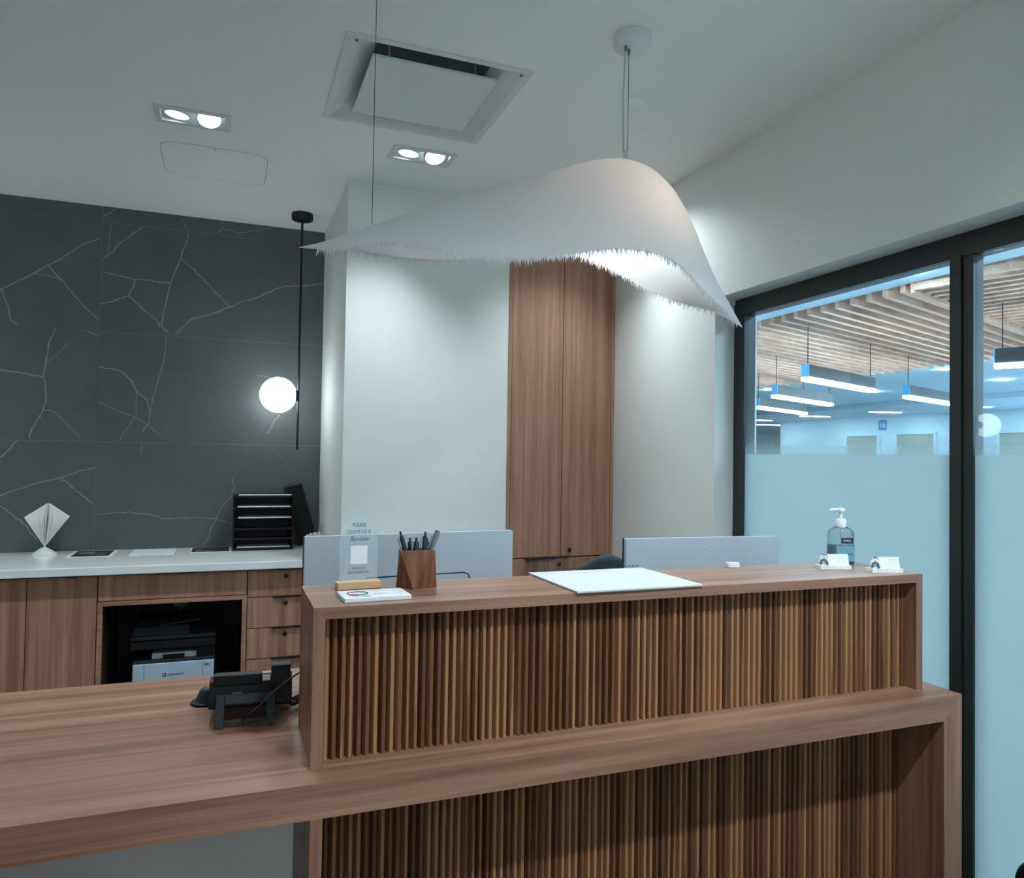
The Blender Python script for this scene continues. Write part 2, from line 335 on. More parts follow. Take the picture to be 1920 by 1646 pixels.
# ---- glazing in the right wall
GX = 2.084
win = struct(bpy.data.objects.new('window_1', None), 'floor to ceiling black framed glazing with frosted lower part', 'window'); COL.objects.link(win)
obj('head_rail', MB().box(2.075, 2.135, YB, 2.69, 1.992, 2.045).box(2.082, 2.135, YB, 2.69, 2.045, 2.067), FRAME, win)
obj('stile', MB().box(2.075, 2.135, 2.62, 2.69, 0, 1.992), FRAME, win, bevel=.002)
obj('mullion', MB().box(2.070, 2.13, 1.604, 1.641, 0, 1.998).box(2.080, 2.12, 1.598, 1.604, 0, 1.998).box(2.075, 2.118, 1.567, 1.598, 0, 1.990), FRAME, win)
obj('mullion', MB().box(2.075, 2.135, -.02, .05, 0, 1.992), FRAME, win)
obj('sill_rail', MB().box(2.075, 2.135, YB, 2.62, 0, .06), FRAME, win)
for a, b in ((1.641, 2.62), (.05, 1.567), (YB, -.02)):
    p = obj('pane', MB().box(GX, GX+.006, a, b, .06, 1.992), GLASS, win)
    obj('frosted_film', MB().add([(GX-.001, a, .06), (GX-.001, b, .06), (GX-.001, b, 1.565), (GX-.001, a, 1.565)], [(0, 1, 2, 3)]), FILM, p, label='frosted film fading to clear glass at eye level')
# ================================================================== lobby beyond the glazing
LX, LYN, LYS, LC = 17.0, 28.0, -8.0, 2.76
struct(obj('floor_lobby', MB().box(2.2, 24, LYS, LYN, -.1, 0), LFLOOR), 'pale lobby floor beyond the glass', 'floor')
cl = struct(obj('ceiling_lobby', MB().box(2.2, 24, LYS, LYN, LC, LC+.1), LCEIL), 'pale blue lobby ceiling with timber baffles beyond the glass', 'ceiling')
wf = struct(obj('wall_lobby', MB().box(LX, LX+.15, LYS, 19.6, 0, LC).box(24, 24.1, LYS, LYN, 0, LC).box(2.2, 24, LYN, LYN+.1, 0, LC).box(2.2, 24, LYS-.1, LYS, 0, LC).box(2.2, 2.3, 3.2, LYN, 0, LC), LWALL), 'pale far walls of the lobby', 'wall')
obj('soffit', MB().box(14.0, 24, LYS, LYN, 2.66, LC), LCEIL, wf)
obj('soffit', MB().box(2.2, 4.53, LYS, LYN, 2.648, LC), LCEIL, cl)
for x0, x1, yt in ((1590, 1647, 818), (1684, 1754, 815), (1876, 1950, 812)):
    def onX(x, y, X): d = ray(x, y); return Vector((0, 0, EYE)) + d*(X/d.x)
    a, b = onX(x0, yt, LX), onX(x1, yt, LX)
    d = obj('doorway', MB().box(LX-.04, LX-.001, b.y, a.y, 0, a.z), LDARK, wf)
    obj('door_surround', MB().box(LX-.07, LX-.001, a.y, a.y+.06, 0, a.z+.06).box(LX-.07, LX-.001, b.y-.06, b.y, 0, a.z+.06).box(LX-.07, LX-.001, b.y, a.y, a.z, a.z+.06), LCEIL, d)
a = onX(1655, 797, LX)
sg = thing('wall_sign', 'small blue square sign reading 16 on the far lobby wall', 'sign', (LX-.005, a.y, a.z))
obj('sign_plate', MB().box(-.012, 0, -.13, .13, -.14, .14), SIGNB, sg)
text('sign_number', '16', .22, WPLAST, sg, basis((-.013, 0, 0), (0, -1, 0), (0, 0, 1)))
# timber baffles hung under the lobby ceiling: two fields laid at right angles
ZB, BX0, BX1 = 2.6, 4.55, 8.52
d1 = Vector((math.cos(math.radians(18.4)), math.sin(math.radians(18.4)), 0)); d2 = Vector((d1.y, -d1.x, 0))
def baffle_mesh(p0, p1, cutx=True, wd=.045, ht=.13):
    p0, p1 = Vector(p0), Vector(p1); d = (p1-p0).normalized()
    off = Vector((0, wd/2/d.x, 0)) if cutx else Vector((-d.y, d.x, 0))*(wd/2)
    q = [p0-off, p1-off, p1+off, p0+off]
    return MB().prism([(v.x, v.y) for v in q], 0, ht)
L1 = (BX1-BX0)/d1.x
me = baffle_mesh((0, 0, 0), d1*L1).mesh('baffle', BAFFLE)
for k in range(54): obj('baffle', me, BAFFLE, cl, loc=(BX0, 3.98+.155*k, ZB))
F0 = Vector((BX0, 3.93, 0))
obj('baffle_fascia', baffle_mesh((BX0, 3.90, 0), (BX1, 3.90+L1*d1.y, 0), wd=.03, ht=.16), BAFFLE, cl, loc=(0, 0, ZB-.02))
for k in range(-9, 28):
    p = F0 + d1*(k*.15)
    if k < 0: p = p + d2*((BX0-p.x)/d2.x)
    obj('baffle', baffle_mesh((0, 0, 0), d2*5.2, cutx=False), BAFFLE, cl, loc=(p.x+.02, p.y-.03, ZB))
# linear pendants
def linear_pendant(name, label, p0, ang, length=1.5, group='linear pendants in the lobby'):
    t = thing(name, label, 'pendant light', p0, ang, group)
    obj('housing', MB().box(.004, length-.004, -.035, .035, .035, .15), mat('pendant_grey', (24, 30, 34), .5), t, bevel=.002)
    obj('diffuser', MB().box(0, length, -.04, .04, 0, .035), TUBE, t)
    obj('end_cap', MB().box(-.006, .004, -.036, .036, .034, .151), BLUECAP, t, label='bright blue end cap')
    for x in (.05, length-.05): obj('cable', MB().tube([(x, 0, .15), (x, 0, ZB-p0[2])], .004, 6), BPLAST, t)
    return t
A1 = math.radians(21.5)
linear_pendant('linear_pendant', 'largest grey linear pendant with blue end cap, under the timber baffles left of the mullion', (4.91, 5.34, 2.1), A1)
linear_pendant('linear_pendant', 'middle grey linear pendant of the row of three behind the left pane', (5.93, 6.94, 2.1), math.radians(24), 1.62)
linear_pendant('linear_pendant', 'smallest linear pendant of the row of three, nearest the left window stile', (6.95, 8.49, 2.1), math.radians(25), 1.65)
linear_pendant('linear_pendant', 'grey linear pendant with blue end cap cut off by the black mullion', (7.19, 6.24, 2.1), math.radians(19.5))
linear_pendant('linear_pendant', 'grey linear pendant seen through the right hand pane', (5.49, 3.97, 2.1), math.radians(-61))
strips = [((1432, 731), (1454, 731)), ((1629, 735), (1648, 735)), ((1763, 693.5), (1786, 693)), ((1631, 773), (1689, 774)), ((1501, 780.5), (1555, 782)), ((1416, 788), (1446, 789)), ((1416, 796.5), (1462, 797.5)), ((1500, 791), (1511, 791)), ((1867, 713), (1891, 713)), ((1843, 764), (1858, 764)), ((1694, 514), (1716, 511))]
slab = ['short lit ceiling strip just below the timber baffles by the left stile', 'short lit ceiling strip right of the largest lobby pendant', 'lit ceiling strip beside the black mullion below the baffles', 'long lit ceiling strip above the blue number sign', 'long lit ceiling strip right of the smallest lobby pendant', 'upper of two far lit strips at the left stile', 'lower of two far lit strips at the left stile', 'tiny lit ceiling strip left of the far white wall', 'lit ceiling strip under the pendant in the right pane', 'lit ceiling strip beside the mullion in the right pane', 'lit oval ceiling lamp above the timber baffles']
for (p, q), lb in zip(strips, slab):
    zc = 2.638 if 'oval' in lb else 2.648 if p[1] > 760 else LC-.012
    a, b = onz(*p, zc), onz(*q, zc); d = b-a; L = d.length
    ww = .05 if L < 2 else .06
    if 'oval' in lb: ww = .045
    o = obj('ceiling_strip_light', MB().prism(rrect(0, L, -ww, ww, ww*.7, 4), 0, .012), STRIP2 if p[1] > 760 else STRIP, loc=a, rot=(0, 0, math.atan2(d.y, d.x)))
    tag(o, lb, 'ceiling light', 'lit strips in the lobby ceiling')
# unseen corridor strips, added to light the frosted film and the near lobby
for x, y in ((3.3, 3.0), (3.3, .8), (3.3, -1.5), (3.3, 6.0)):
    o = obj('ceiling_strip_light', MB().prism(rrect(-.06, .06, -.6, .6, .05, 4), 0, .012), TUBE, loc=(x, y, 2.636))
    tag(o, {3.0: 'added unseen corridor strip outside the glazing, level with the window stile', .8: 'added unseen corridor strip outside the glazing, level with the desk', -1.5: 'added unseen corridor strip outside the glazing, behind the viewer', 6.0: 'added unseen corridor strip beyond the back wall of the office'}[y], 'ceiling light', 'lit strips in the lobby ceiling')
for k, (x, y) in enumerate(((16.1, -5), (16.1, -1.5), (16.1, 2), (16.1, 5.5), (16.1, 9), (10, -3), (10, 0), (10, 3))):  # out-of-view strips added to brighten the lobby and its far wall
    o = obj('ceiling_strip_light', MB().prism(rrect(-.09 if x > 14 else -.04, .09 if x > 14 else .04, -1.2, 1.2,   .03, 4), 0, .012), STRIP2 if x > 14 else STRIP, loc=(x, y, 2.648 if x > 14 else LC-.012))
    tag(o, '%s lit strip %s' % (('first', 'second', 'third', 'fourth', 'fifth')[k % 5], 'added out of view along the far lobby wall' if x > 14 else 'added out of view in mid lobby'), 'ceiling light', 'lit strips in the lobby ceiling')
# ================================================================== reception desk
ZL_, ZU = .762, 1.067
desk = thing('reception_desk', 'wood veneer reception desk with raised slatted transaction counter', 'desk', (.16, 1.392, 0))
ox, oy = .16, 1.392
def dbox(name, x0, x1, y0, y1, z0, z1, mtl, parent=None, bevel=.0012):
    return obj(name, MB().box(x0-ox, x1-ox, y0-oy, y1-oy, z0, z1), mtl, parent or desk, bevel)
def miter_top(name, x0, x1, y0, y1, z1, th, left, right, mtl):
    zb = z1-th; poly = [(x0+(th if left else 0), zb), (x1-(th if right else 0), zb), (x1, z1), (x0, z1)]
    M = Matrix(((1, 0, 0, -ox), (0, 0, 1, -oy), (0, 1, 0, 0), (0, 0, 0, 1)))
    return obj(name, MB().prism(poly, y0, y1, M), mtl, desk, .0006)
def miter_side(name, x_out, x_in, y0, y1, z1, z0, mtl):
    th = abs(x_out-x_in); poly = [(x_out, z0), (x_in, z0), (x_in, z1-th), (x_out, z1)]
    M = Matrix(((1, 0, 0, -ox), (0, 0, 1, -oy), (0, 1, 0, 0), (0, 0, 0, 1)))
    return obj(name, MB().prism(poly, y0, y1, M), mtl, desk, .0006)
miter_top('worktop', -1.7, 1.802, 1.392, 2.157, ZL_, .064, False, True, DESK_X)
miter_side('end_panel', 1.802, 1.738, 1.392, 2.157, ZL_, 0, DESK_Z)
dbox('support_panel', .155, .178, 1.392, 1.70, 0, .698, DESK_Z)
dbox('support_panel', -1.70, -1.64, 1.392, 2.157, 0, .698, DESK_Z)
miter_top('counter_top', .161, 1.738, 1.456, 1.706, ZU, .0225, True, True, DESK_X)
miter_side('counter_side', .161, .1835, 1.456, 1.706, ZU, ZL_, DESK_Z)
miter_side('counter_side', 1.738, 1.7155, 1.456, 1.706, ZU, ZL_, DESK_Z)
sup = dbox('slat_backing', .1835, 1.7155, 1.506, 1.524, ZL_, ZU-.0225, SLAT)
slo = dbox('slat_backing', .178, 1.738, 1.548, 1.566, 0, .698, SLAT)
def slat_mesh(z0, z1, pitch):
    b, t, d = pitch/2-.0002, .0026, .0155
    poly = [(-b, 0), (-t-.001, -d+.001), (-t, -d), (t, -d), (t+.001, -d+.001), (b, 0)]
    return MB().prism([(x, y) for x, y in poly], z0, z1).mesh('slat', SLAT)
def slats(parent, x0, x1, y, z0, z1, n):
    p = (x1-x0)/n; me = slat_mesh(z0, z1, p)
    for k in range(n): obj('slat', me, SLAT, parent, loc=(x0+p*(k+.5)-ox, y-oy, 0))
slats(sup, .1835, 1.7155, 1.506, ZL_+.0005, ZU-.0228, 94)
slats(slo, .178, 1.738, 1.548, .001, .6975, 95)
# ================================================================== back counter and its cabinets
YF = 3.90
o = obj('countertop', MB().box(-2.6, .515, 3.84-4.17, 4.498-4.17, 0, .038), STONE, bevel=.003, loc=(0, 4.17, .791)); tag(o, 'white stone countertop below the dark tiled wall', 'countertop')
def pull(parent, x0, x1, z):
    obj('tab_pull', MB().box(x0, x1, -.032, .004, z-.004, z+.004), BLACK, parent, .001)
def lock(parent, x, z, y=-.0205):
    M = Matrix.Translation((x, y, z)) @ Matrix.Rotation(math.pi/2, 4, 'X')
    obj('lock', MB().lathe([(.011, 0), (.011, .003), (.008, .0045), (.003, .0045)], 16, M=M), BLACK, parent)
# each cabinet: origin at its front lower left corner, front faces at y = -0.02 .. 0
t = thing('base_cabinet', 'two door wooden base cabinet at the far left under the white countertop', 'cabinet', (-1.42, YF, 0))
obj('carcass', MB().box(0, .878, 0, .59, .1, .789), WOOD_Z, t); obj('toe_kick', MB().box(0, .878, .04, .55, 0, .1), BLACK, t)
for x0, x1 in ((.002, .597), (.600, .876)):
    d = obj('door', MB().box(x0, x1, -.02, -.001, .105, .783), WOOD_Z, t, .001); pull(d, x0+.08, x1-.08, .786)
t = thing('base_cabinet', 'wooden base cabinet filling the far left end of the counter', 'cabinet', (-2.59, YF, 0))
obj('carcass', MB().box(0, 1.168, 0, .59, .1, .789), WOOD_Z, t); obj('toe_kick', MB().box(0, 1.168, .04, .55, 0, .1), BLACK, t)
for x0, x1 in ((.002, .582), (.585, 1.166)):
    obj('door', MB().box(x0, x1, -.02, -.001, .105, .783), WOOD_Z, t, .001)
t = thing('printer_cabinet', 'wooden cabinet with a wide drawer above an open niche holding the printer', 'cabinet', (-.540, YF, 0))
W = .648
obj('carcass', MB().box(0, .02, 0, .59, .1, .789).box(W-.02, W, 0, .59, .1, .789).box(.02, W-.02, 0, .59, .1, .12).box(.02, W-.02, .57, .59, .12, .789).box(.02, W-.02, 0, .57, .642, .662), mat('carcass_dark_brown', (58, 38, 31), .6), t, .001)  # this carcass is a darker brown than the other cabinets
obj('toe_kick', MB().box(0, W, .04, .55, 0, .1), BLACK, t)
obj('niche_trim', MB().box(0, .021, -.02, 0, .1, .6625).box(W-.021, W, -.02, 0, .1, .6625).box(.021, W-.021, -.02, 0, .6415, .6625).box(.021, W-.021, -.02, 0, .1, .12), WOOD_X, t, .001)
d = obj('drawer', MB().box(.002, W-.002, -.02, -.001, .666, .783), WOOD_Z, t, .001); pull(d, .24, .42, .786)
t = thing('drawer_cabinet', 'wooden cabinet with a stack of four lockable drawers beside the printer niche', 'cabinet', (.110, YF, 0))
W = .403
obj('carcass', MB().box(0, W, 0, .59, .1, .789), WOOD_Z, t); obj('toe_kick', MB().box(0, W, .04, .55, 0, .1), BLACK, t)
zz = [.783, .649, .496, .345, .105]
for a, b in zip(zz, zz[1:]):
    d = obj('drawer', MB().box(.002, W-.002, -.02, -.001, b+.002, a-.002), WOOD_Z, t, .001); lock(d, .181, a-.034)
    if a < .78: pull(d, .118, .262, a)
    else: pull(d, .118, .262, .786)
# ---- tall cabinet in the pier
t = thing('tall_cabinet', 'tall built-in wooden cabinet with two long doors in the white wall', 'cabinet', (1.352, YP, 0))
obj('surround', MB().box(0, .019, -.004, .06, 0, C).box(.604, .622, -.004, .06, 0, C).box(.019, .604, .03, .06, 0, C), WOOD_Z, t, .001)
dl = obj('door', MB().box(.021, .311, -.002, .018, .838, C-.004), WOOD_Z, t, .001)
dr = obj('door', MB().box(.314, .602, -.002, .018, .838, C-.004), WOOD_Z, t, .001)
for i, (za, zb) in enumerate(((.832, .60), (.597, .36), (.357, .1))):
    d = obj('drawer', MB().box(.021, .602, -.002, .018, zb, za), WOOD_Z, t, .001)
    obj('tab_pull', MB().box(.11, .27, -.03, .0, za-.002, za+.005), BLACK, d, .001)
    lock(d, .305, za-.035, -.003)
obj('tab_pull', MB().box(.215, .36, -.024, .0, .836, .8415), FRAME, dl, .001)
lock(dr, .364, .872, -.003)
# ================================================================== ceiling fittings
def downlight(i, x, y, label, power, tilts):
    t = thing('recessed_downlight', label, 'ceiling light', (x, y, C), 0, 'twin recessed downlights')
    a, b = DW+.022, DH+.022; ia, ib = DW, DH
    ring = MB()
    for x0, x1, y0, y1 in ((-a, a, -b, -ib), (-a, a, ib, b), (-a, -ia, -ib, ib), (ia, a, -ib, ib)): ring.box(x0, x1, y0, y1, -.005, 0)
    obj('trim', ring, WMETAL, t)
    obj('housing', MB().box(-ia-.002, ia+.002, -ib-.002, -ib, 0, .09).box(-ia-.002, ia+.002, ib, ib+.002, 0, .09).box(-ia-.002, -ia, -ib, ib, 0, .09).box(ia, ia+.002, -ib, ib, 0, .09).box(-ia, ia, -ib, ib, .088, .09), WMETAL, t)
    for k, (sx, tl) in enumerate(zip((-.058, .058), tilts)):
        M = Matrix.Translation((sx, 0, .013)) @ Matrix.Rotation(tl[0], 4, 'X') @ Matrix.Rotation(tl[1], 4, 'Y')
        g = obj('gimbal_ring', MB().lathe([(.049, .012), (.049, -.012), (.044, -.014), (.044, .012)], 28, M=M), WMETAL, t)
        obj('lens', MB().lathe([(.0435, -.010), (.0435, -.004), (.03, -.002)], 28, M=M), LENS, g)
        spot('downlight_lamp', (sx, 0, -.012), power*(1.85 if tl[0] < -.2 else 1.95 if y > 1 else 1), 98 if y > 1 else 140, t, 1.0, .035, tl)
for i, (x, y) in enumerate(DL):
    back = y > 1
    lb = {0: 'twin recessed downlight nearest the left wall over the back counter', 1: 'lit twin downlight over the dark tiled wall, left of the square air diffuser', 2: 'lit twin downlight just behind the square air diffuser', 3: 'twin downlight hidden behind the white sculptural lampshade', 4: 'twin downlight over the front of the desk right of the viewer', 5: 'twin downlight over the front of the desk near the glazing'}[i]
    tl = [(.05, .10), (-.46, -.06)] if back else [(.12, 0), (.12, 0)]
    downlight(i, x, y, lb, (P_BACK*.8 if i == 3 else P_BACK) if back else P_FRONT, tl)
# square air diffuser
t = thing('air_diffuser', 'square white ceiling air diffuser with a flat centre plate', 'air vent', (.635, 2.63, C))
def ring_slope(a0, z0, a1, z1):
    vs = [(-a0, -a0, z0), (a0, -a0, z0), (a0, a0, z0), (-a0, a0, z0), (-a1, -a1, z1), (a1, -a1, z1), (a1, a1, z1), (-a1, a1, z1)]
    return vs, [(0, 1, 5, 4), (1, 2, 6, 5), (2, 3, 7, 6), (3, 0, 4, 7)]
mb = MB().add(*ring_slope(.316, -.004, .292, -.004)).add(*ring_slope(.292, -.004, .262, .018)).add(*ring_slope(.262, .018, .2, .055)).add(*ring_slope(.316, -.004, .316, 0))
obj('frame', mb, WMETAL, t)
obj('plenum', MB().add(*ring_slope(.2, .055, .2, .1)).add([(-.2, -.2, .1), (.2, -.2, .1), (.2, .2, .1), (-.2, .2, .1)], [(0, 1, 2, 3)]), mat('plenum_grey', (170, 176, 176), .7), t)
pl = obj('centre_plate', MB().box(-.216, .226, -.197, .235, .002, .012), WMETAL, t, .002)
for x in (-.15, .16):
    for y in (-.14, .18): obj('pin', MB().tube([(x, y, .012), (x, y, .10)], .004), WMETAL, t)
for x in (-.29, .29): obj('screw', MB().lathe([(.005, -.006), (.005, -.003)], 10, (x*.97, -.28, 0)), INK, t)
# access panel, sprinkler cover
t = thing('access_panel', 'flush rounded access panel in the ceiling over the tiled wall', 'panel', (-.08, 3.64, C))
outer, inner = rrect(-.222, .222, -.205, .205, .07), rrect(-.2195, .2195, -.2025, .2025, .068)
n = len(outer); mb = MB().add([(x, y, -.0008) for x, y in outer]+[(x, y, -.0008) for x, y in inner], [(i, (i+1) % n, n+(i+1) % n, n+i) for i in range(n)])
obj('reveal_gap', mb, mat('panel_gap', (150, 156, 156), .8), t); obj('panel', MB().prism(inner, -.001, 0), CEIL, t)
obj('latch', MB().lathe([(.004, -.0025), (.004, 0)], 10, (.0, -.185, 0)), INK, t)
o = obj('sprinkler_cover', MB().lathe([(.034, -.008), (.039, -.007), (.039, -.003), (.036, -.0025), (.036, 0)], 28), mat('cover_pale', (244, 247, 250), .5), loc=(1.37, 2.36, C)); tag(o, 'small round white sprinkler cover plate behind the pendant cables', 'sprinkler cover')
# ---- globe pendants by the tiled wall
def globe(x, y, label, gm=GLOBE):
    t = thing('globe_pendant', label, 'pendant light', (x, y, C), 0, 'globe pendants at the tiled wall')
    obj('canopy', MB().lathe([(.056, 0), (.058, -.004), (.058, -.03), (.054, -.034), (.01, -.034)], 32), BLACK, t)
    obj('rod', MB().tube([(0, 0, -.03), (0, 0, -1.297)], .0065, 10), BLACK, t)
    M = Matrix.Translation((-.105, 0, -1.002)) @ Matrix.Rotation(math.pi/2, 4, 'Y')
    prof = [(.0965*math.sin(a), -.0965*math.cos(a)) for a in [math.pi*k/20 for k in range(1, 20)] if -.0965*math.cos(a) < .088]
    g = obj('globe', MB().lathe([(.002, -.0965)]+prof+[(.04, .088)], 32, M=M), gm, t, label='glowing opal glass globe')
    obj('globe_holder', MB().lathe([(.03, .088), (.03, .098), (.012, .1)], 20, M=M), BLACK, t)
globe(.357, 4.2, 'black rod pendant with a glowing white globe beside the tiled wall edge')
globe(-1.44, 4.2, 'second rod pendant with white globe, seen as a reflection in the right pane')
for x, lb in ((-1.6, 'added unseen fill globe behind the viewer, nearest the left wall'), (-.2, 'added unseen fill globe behind the viewer, in the middle'), (1.2, 'added unseen fill globe behind the viewer, nearest the glazing')): globe(x, -1.7, lb, GLOBE_FILL)  # unseen globes added behind the viewer to brighten the ceiling
# ---- big sculptural shade
ZS = lambda x, y: (540+x/2.182, 280+y/2.182)
top = [(45, 400), (150, 378), (258, 335), (343, 308), (500, 258), (650, 210), (760, 180), (900, 145), (1000, 118), (1100, 85), (1200, 58), (1270, 46), (1340, 44), (1400, 55), (1450, 75), (1500, 108), (1550, 160), (1600, 240), (1640, 320), (1680, 420), (1720, 505), (1780, 600), (1820, 665), (1860, 730)]
near = [(45, 402), (100, 408), (150, 406), (220, 400), (300, 390), (400, 384), (500, 388), (560, 395), (640, 412), (700, 425), (800, 442), (900, 450), (1000, 448), (1100, 435), (1200, 420), (1270, 410), (1340, 405), (1400, 406), (1450, 412), (1500, 422), (1550, 440), (1600, 470), (1640, 510), (1680, 555), (1720, 600), (1780, 650), (1820, 690), (1860, 730)]
far = [(45, 402), (150, 402), (258, 408), (343, 424), (450, 442), (560, 452), (620, 455), (700, 450), (800, 444), (900, 442), (1000, 436), (1100, 430), (1200, 432), (1270, 465), (1340, 498), (1400, 530), (1450, 560), (1500, 588), (1550, 610), (1600, 625), (1650, 640), (1700, 652), (1740, 662), (1790, 685), (1830, 712), (1860, 730)]
YS = 2.0
def wid(x):                                     # half width of the shade along its length (x in zoom px)
    k = [(45, .0), (150, .03), (300, .07), (560, .12), (900, .16), (1200, .20), (1500, .20), (1650, .16), (1760, .085), (1860, .0)]
    for (a, p), (b, q) in zip(k, k[1:]):
        if x <= b: return p+(q-p)*(x-a)/(b-a)
    return 0
def curve(pl, side): return [(lambda p: (p.x, p.y, p.z))(ony(*ZS(x, y), YS+side*wid(x))) for x, y in pl]
RC, NC, FC = curve(top, 0), curve(near, -1), curve(far, 1)
def samp(cv, X):
    if X <= cv[0][0]: return cv[0]
    for a, b in zip(cv, cv[1:]):
        if a[0] <= X <= b[0] and b[0] > a[0]:
            k = (X-a[0])/(b[0]-a[0]); return tuple(p+(q-p)*k for p, q in zip(a, b))
    return cv[-1]
def smooth(v, it=2):
    for _ in range(it): v = [v[0]]+[(v[i-1]+2*v[i]+v[i+1])/4 for i in range(1, len(v)-1)]+[v[-1]]
    return v
NS, NV = 110, 24
X0, X1 = RC[0][0], RC[-1][0]; XS = [X0+(X1-X0)*i/NS for i in range(NS+1)]
rz = smooth([samp(RC, X)[2] for X in XS], 3); nz = smooth([samp(NC, X)[2] for X in XS], 3); fz = smooth([samp(FC, X)[2] for X in XS], 3)
ny = smooth([samp(NC, X)[1] for X in XS], 4); fy = smooth([samp(FC, X)[1] for X in XS], 4)
lamp = thing('sculptural_pendant', 'large white draped shade with torn fringed hem hanging over the desk', 'pendant light', (1.135, YS, C))
lo = Vector((1.135, YS, C)); grid = []
def sec(i, v):
    e = 1.55+.75*min(1, max(0, (XS[i]-.75)/.35))
    y = YS+(fy[i]-YS)*v if v > 0 else YS-(YS-ny[i])*(-v)
    zh = fz[i] if v > 0 else nz[i]; zr = max(rz[i], zh)
    return Vector((XS[i], y, zr-(zr-zh)*abs(v)**e))
mb = MB(); vs = [sec(i, -1+2*j/NV)-lo for i in range(NS+1) for j in range(NV+1)]
mb.add(vs, [(i*(NV+1)+j, (i+1)*(NV+1)+j, (i+1)*(NV+1)+j+1, i*(NV+1)+j+1) for i in range(NS) for j in range(NV)], True)
sh = obj('shade', mb, SHADE, lamp)
fr = MB()
for v, yy in ((-1, ny), (1, fy)):
    N = 460
    for k in range(N):
        u = (k+random.random())/N*NS; i = min(int(u), NS-1); q = u-i
        a = sec(i, v).lerp(sec(i+1, v), q); b = sec(i, v*.93).lerp(sec(i+1, v*.93), q)
        hw = abs(a.y-YS)
        if hw < .02: continue
        d = (a-b); d = d.normalized() if d.length > 1e-6 else Vector((0, 0, -1))
        d = (d*.6+Vector((0, 0, -.6))+Vector((random.uniform(-.45, .3), random.uniform(-.35, .35), 0))).normalized()
        L = random.uniform(.008, .030); t_ = Vector((1, 0, 0))*random.uniform(.0012, .0034)
        p = a-d*.003-lo; up_ = Vector((0, .0012, 0))
        fr.add([p-t_, p+t_, p+d*L, p+up_], [(0, 1, 2), (1, 3, 2), (3, 0, 2)])
fo = obj('fringe', fr, SHADE, sh); fo['kind'] = 'stuff'; fo['label'] = 'torn fringe along the hem'
obj('canopy', MB().lathe([(.056, 0), (.058, -.004), (.057, -.032), (.05, -.04), (.01, -.041)], 36, (.015, .0, 0)), WPLAST, lamp)
ztop = samp(RC, 1.135)[2]-C
obj('cord', MB().tube([(-.012, -.006, -.04), (-.016, 0, -.2), (-.013, 0, ztop+.03)], .0025, 6), GREYP, lamp)
obj('suspension_wire', MB().tube([(.006, .006, -.04), (.003, 0, ztop+.03)], .0013, 6), LGREY, lamp)
for x, y in ((-.012, -.006), (.006, .006)): obj('cable_grip', MB().lathe([(.005, -.04), (.005, -.05), (.0025, -.06)], 10, (x, y, 0)), SILVER2, lamp)
obj('socket_cap', MB().lathe([(.008, ztop-.004), (.008, ztop+.034), (.005, ztop+.036)], 14, (-.004, 0, 0)), WMETAL, lamp)
zw = ony(697, 421, YS).z
obj('suspension_wire', MB().tube([(.352-1.135, 0, 0), (.352-1.135, 0, zw-C)], .0009, 6), DPLAST, lamp)
obj('bulb', MB().lathe([(.002, -.05), (.03, -.042), (.045, -.01), (.04, .03), (.018, .06), (.014, .09)], 20, (.04, 0, ztop-.16)), LENS, lamp)
point('shade_lamp', (.04, 0, ztop-.17), P_SHADE, lamp, .05, (1, .97, .94))
# ================================================================== things on the upper counter
Z1 = ZU
# review sign
t = thing('review_sign', 'clear arched acrylic review sign in a pale wooden base', 'sign', (.276, 1.648, Z1), math.radians(6))
obj('base', MB().box(-.048, .048, -.014, .014, 0, .016), PALEW, t, .0015)
arch = [(-.0425, .012), (.0425, .012)]+[(.0425*math.cos(a), .117+.0425*math.sin(a)) for a in [math.pi*k/24 for k in range(25)]]
M = Matrix(((1, 0, 0, 0), (0, 0, 1, 0), (0, 1, 0, 0), (0, 0, 0, 1)))
pa = obj('acrylic_panel', MB().prism(arch, -.0015, .0015, M), ACRYL, t)
for b, z, s, sx, sh_ in (('PLEASE', .138, .0125, .8, 0), ('LEAVE US A', .1235, .0125, .82, 0), ('Review', .108, .0155, .95, .35), ('thank you', .0445, .0075, 1, .2), ('ARCH DENTAL', .0345, .0085, .82, 0)):
    text('lettering', b, s, INK, pa, FRONT(0, -.0017, z), sh_, sx=sx)
obj('code_plate', MB().box(-.019, .019, -.0019, -.0015, .053, .093), PAPER, pa)
# flyer stack
t = thing('flyer_stack', 'small stack of white printed flyers lying in front of the review sign', 'flyers', (.290, 1.535, Z1), math.radians(2))
obj('stack', MB().box(-.068, .068, -.045, .045, 0, .007), PAPER, t, .001)
q = obj('top_flyer', MB().prism(rrect(-.068, .068, -.045, .045, .004, 3), .0072, .008), PAPER, t)
ringp = [(-.033+.021*math.cos(a), .006+.016*math.sin(a), .0084) for a in [2*math.pi*k/24 for k in range(25)]]
obj('print_ring', MB().tube(ringp, .0011, 6, False), INKD, q)
for x, y, r, c in ((-.045, -.012, .009, (205, 90, 80)), (-.038, -.020, .006, (180, 110, 110)), (-.022, -.024, .012, (120, 190, 200))):
    obj('print_patch', MB().lathe([(r, 0), (r*.9, .0003)], 16, (x, y, .008)), mat('print_%d' % c[0], c, .6), q)
text('lettering', 'gentle dental care', .0075, GREYP, q, basis((.028, .026, .0082), (1, 0, 0), (0, 1, 0)))
for k in range(2): obj('print_line', MB().box(-.002, .03-.012*k, -.004-.006*k, -.001-.006*k, .008, .0083), GREYP, q)
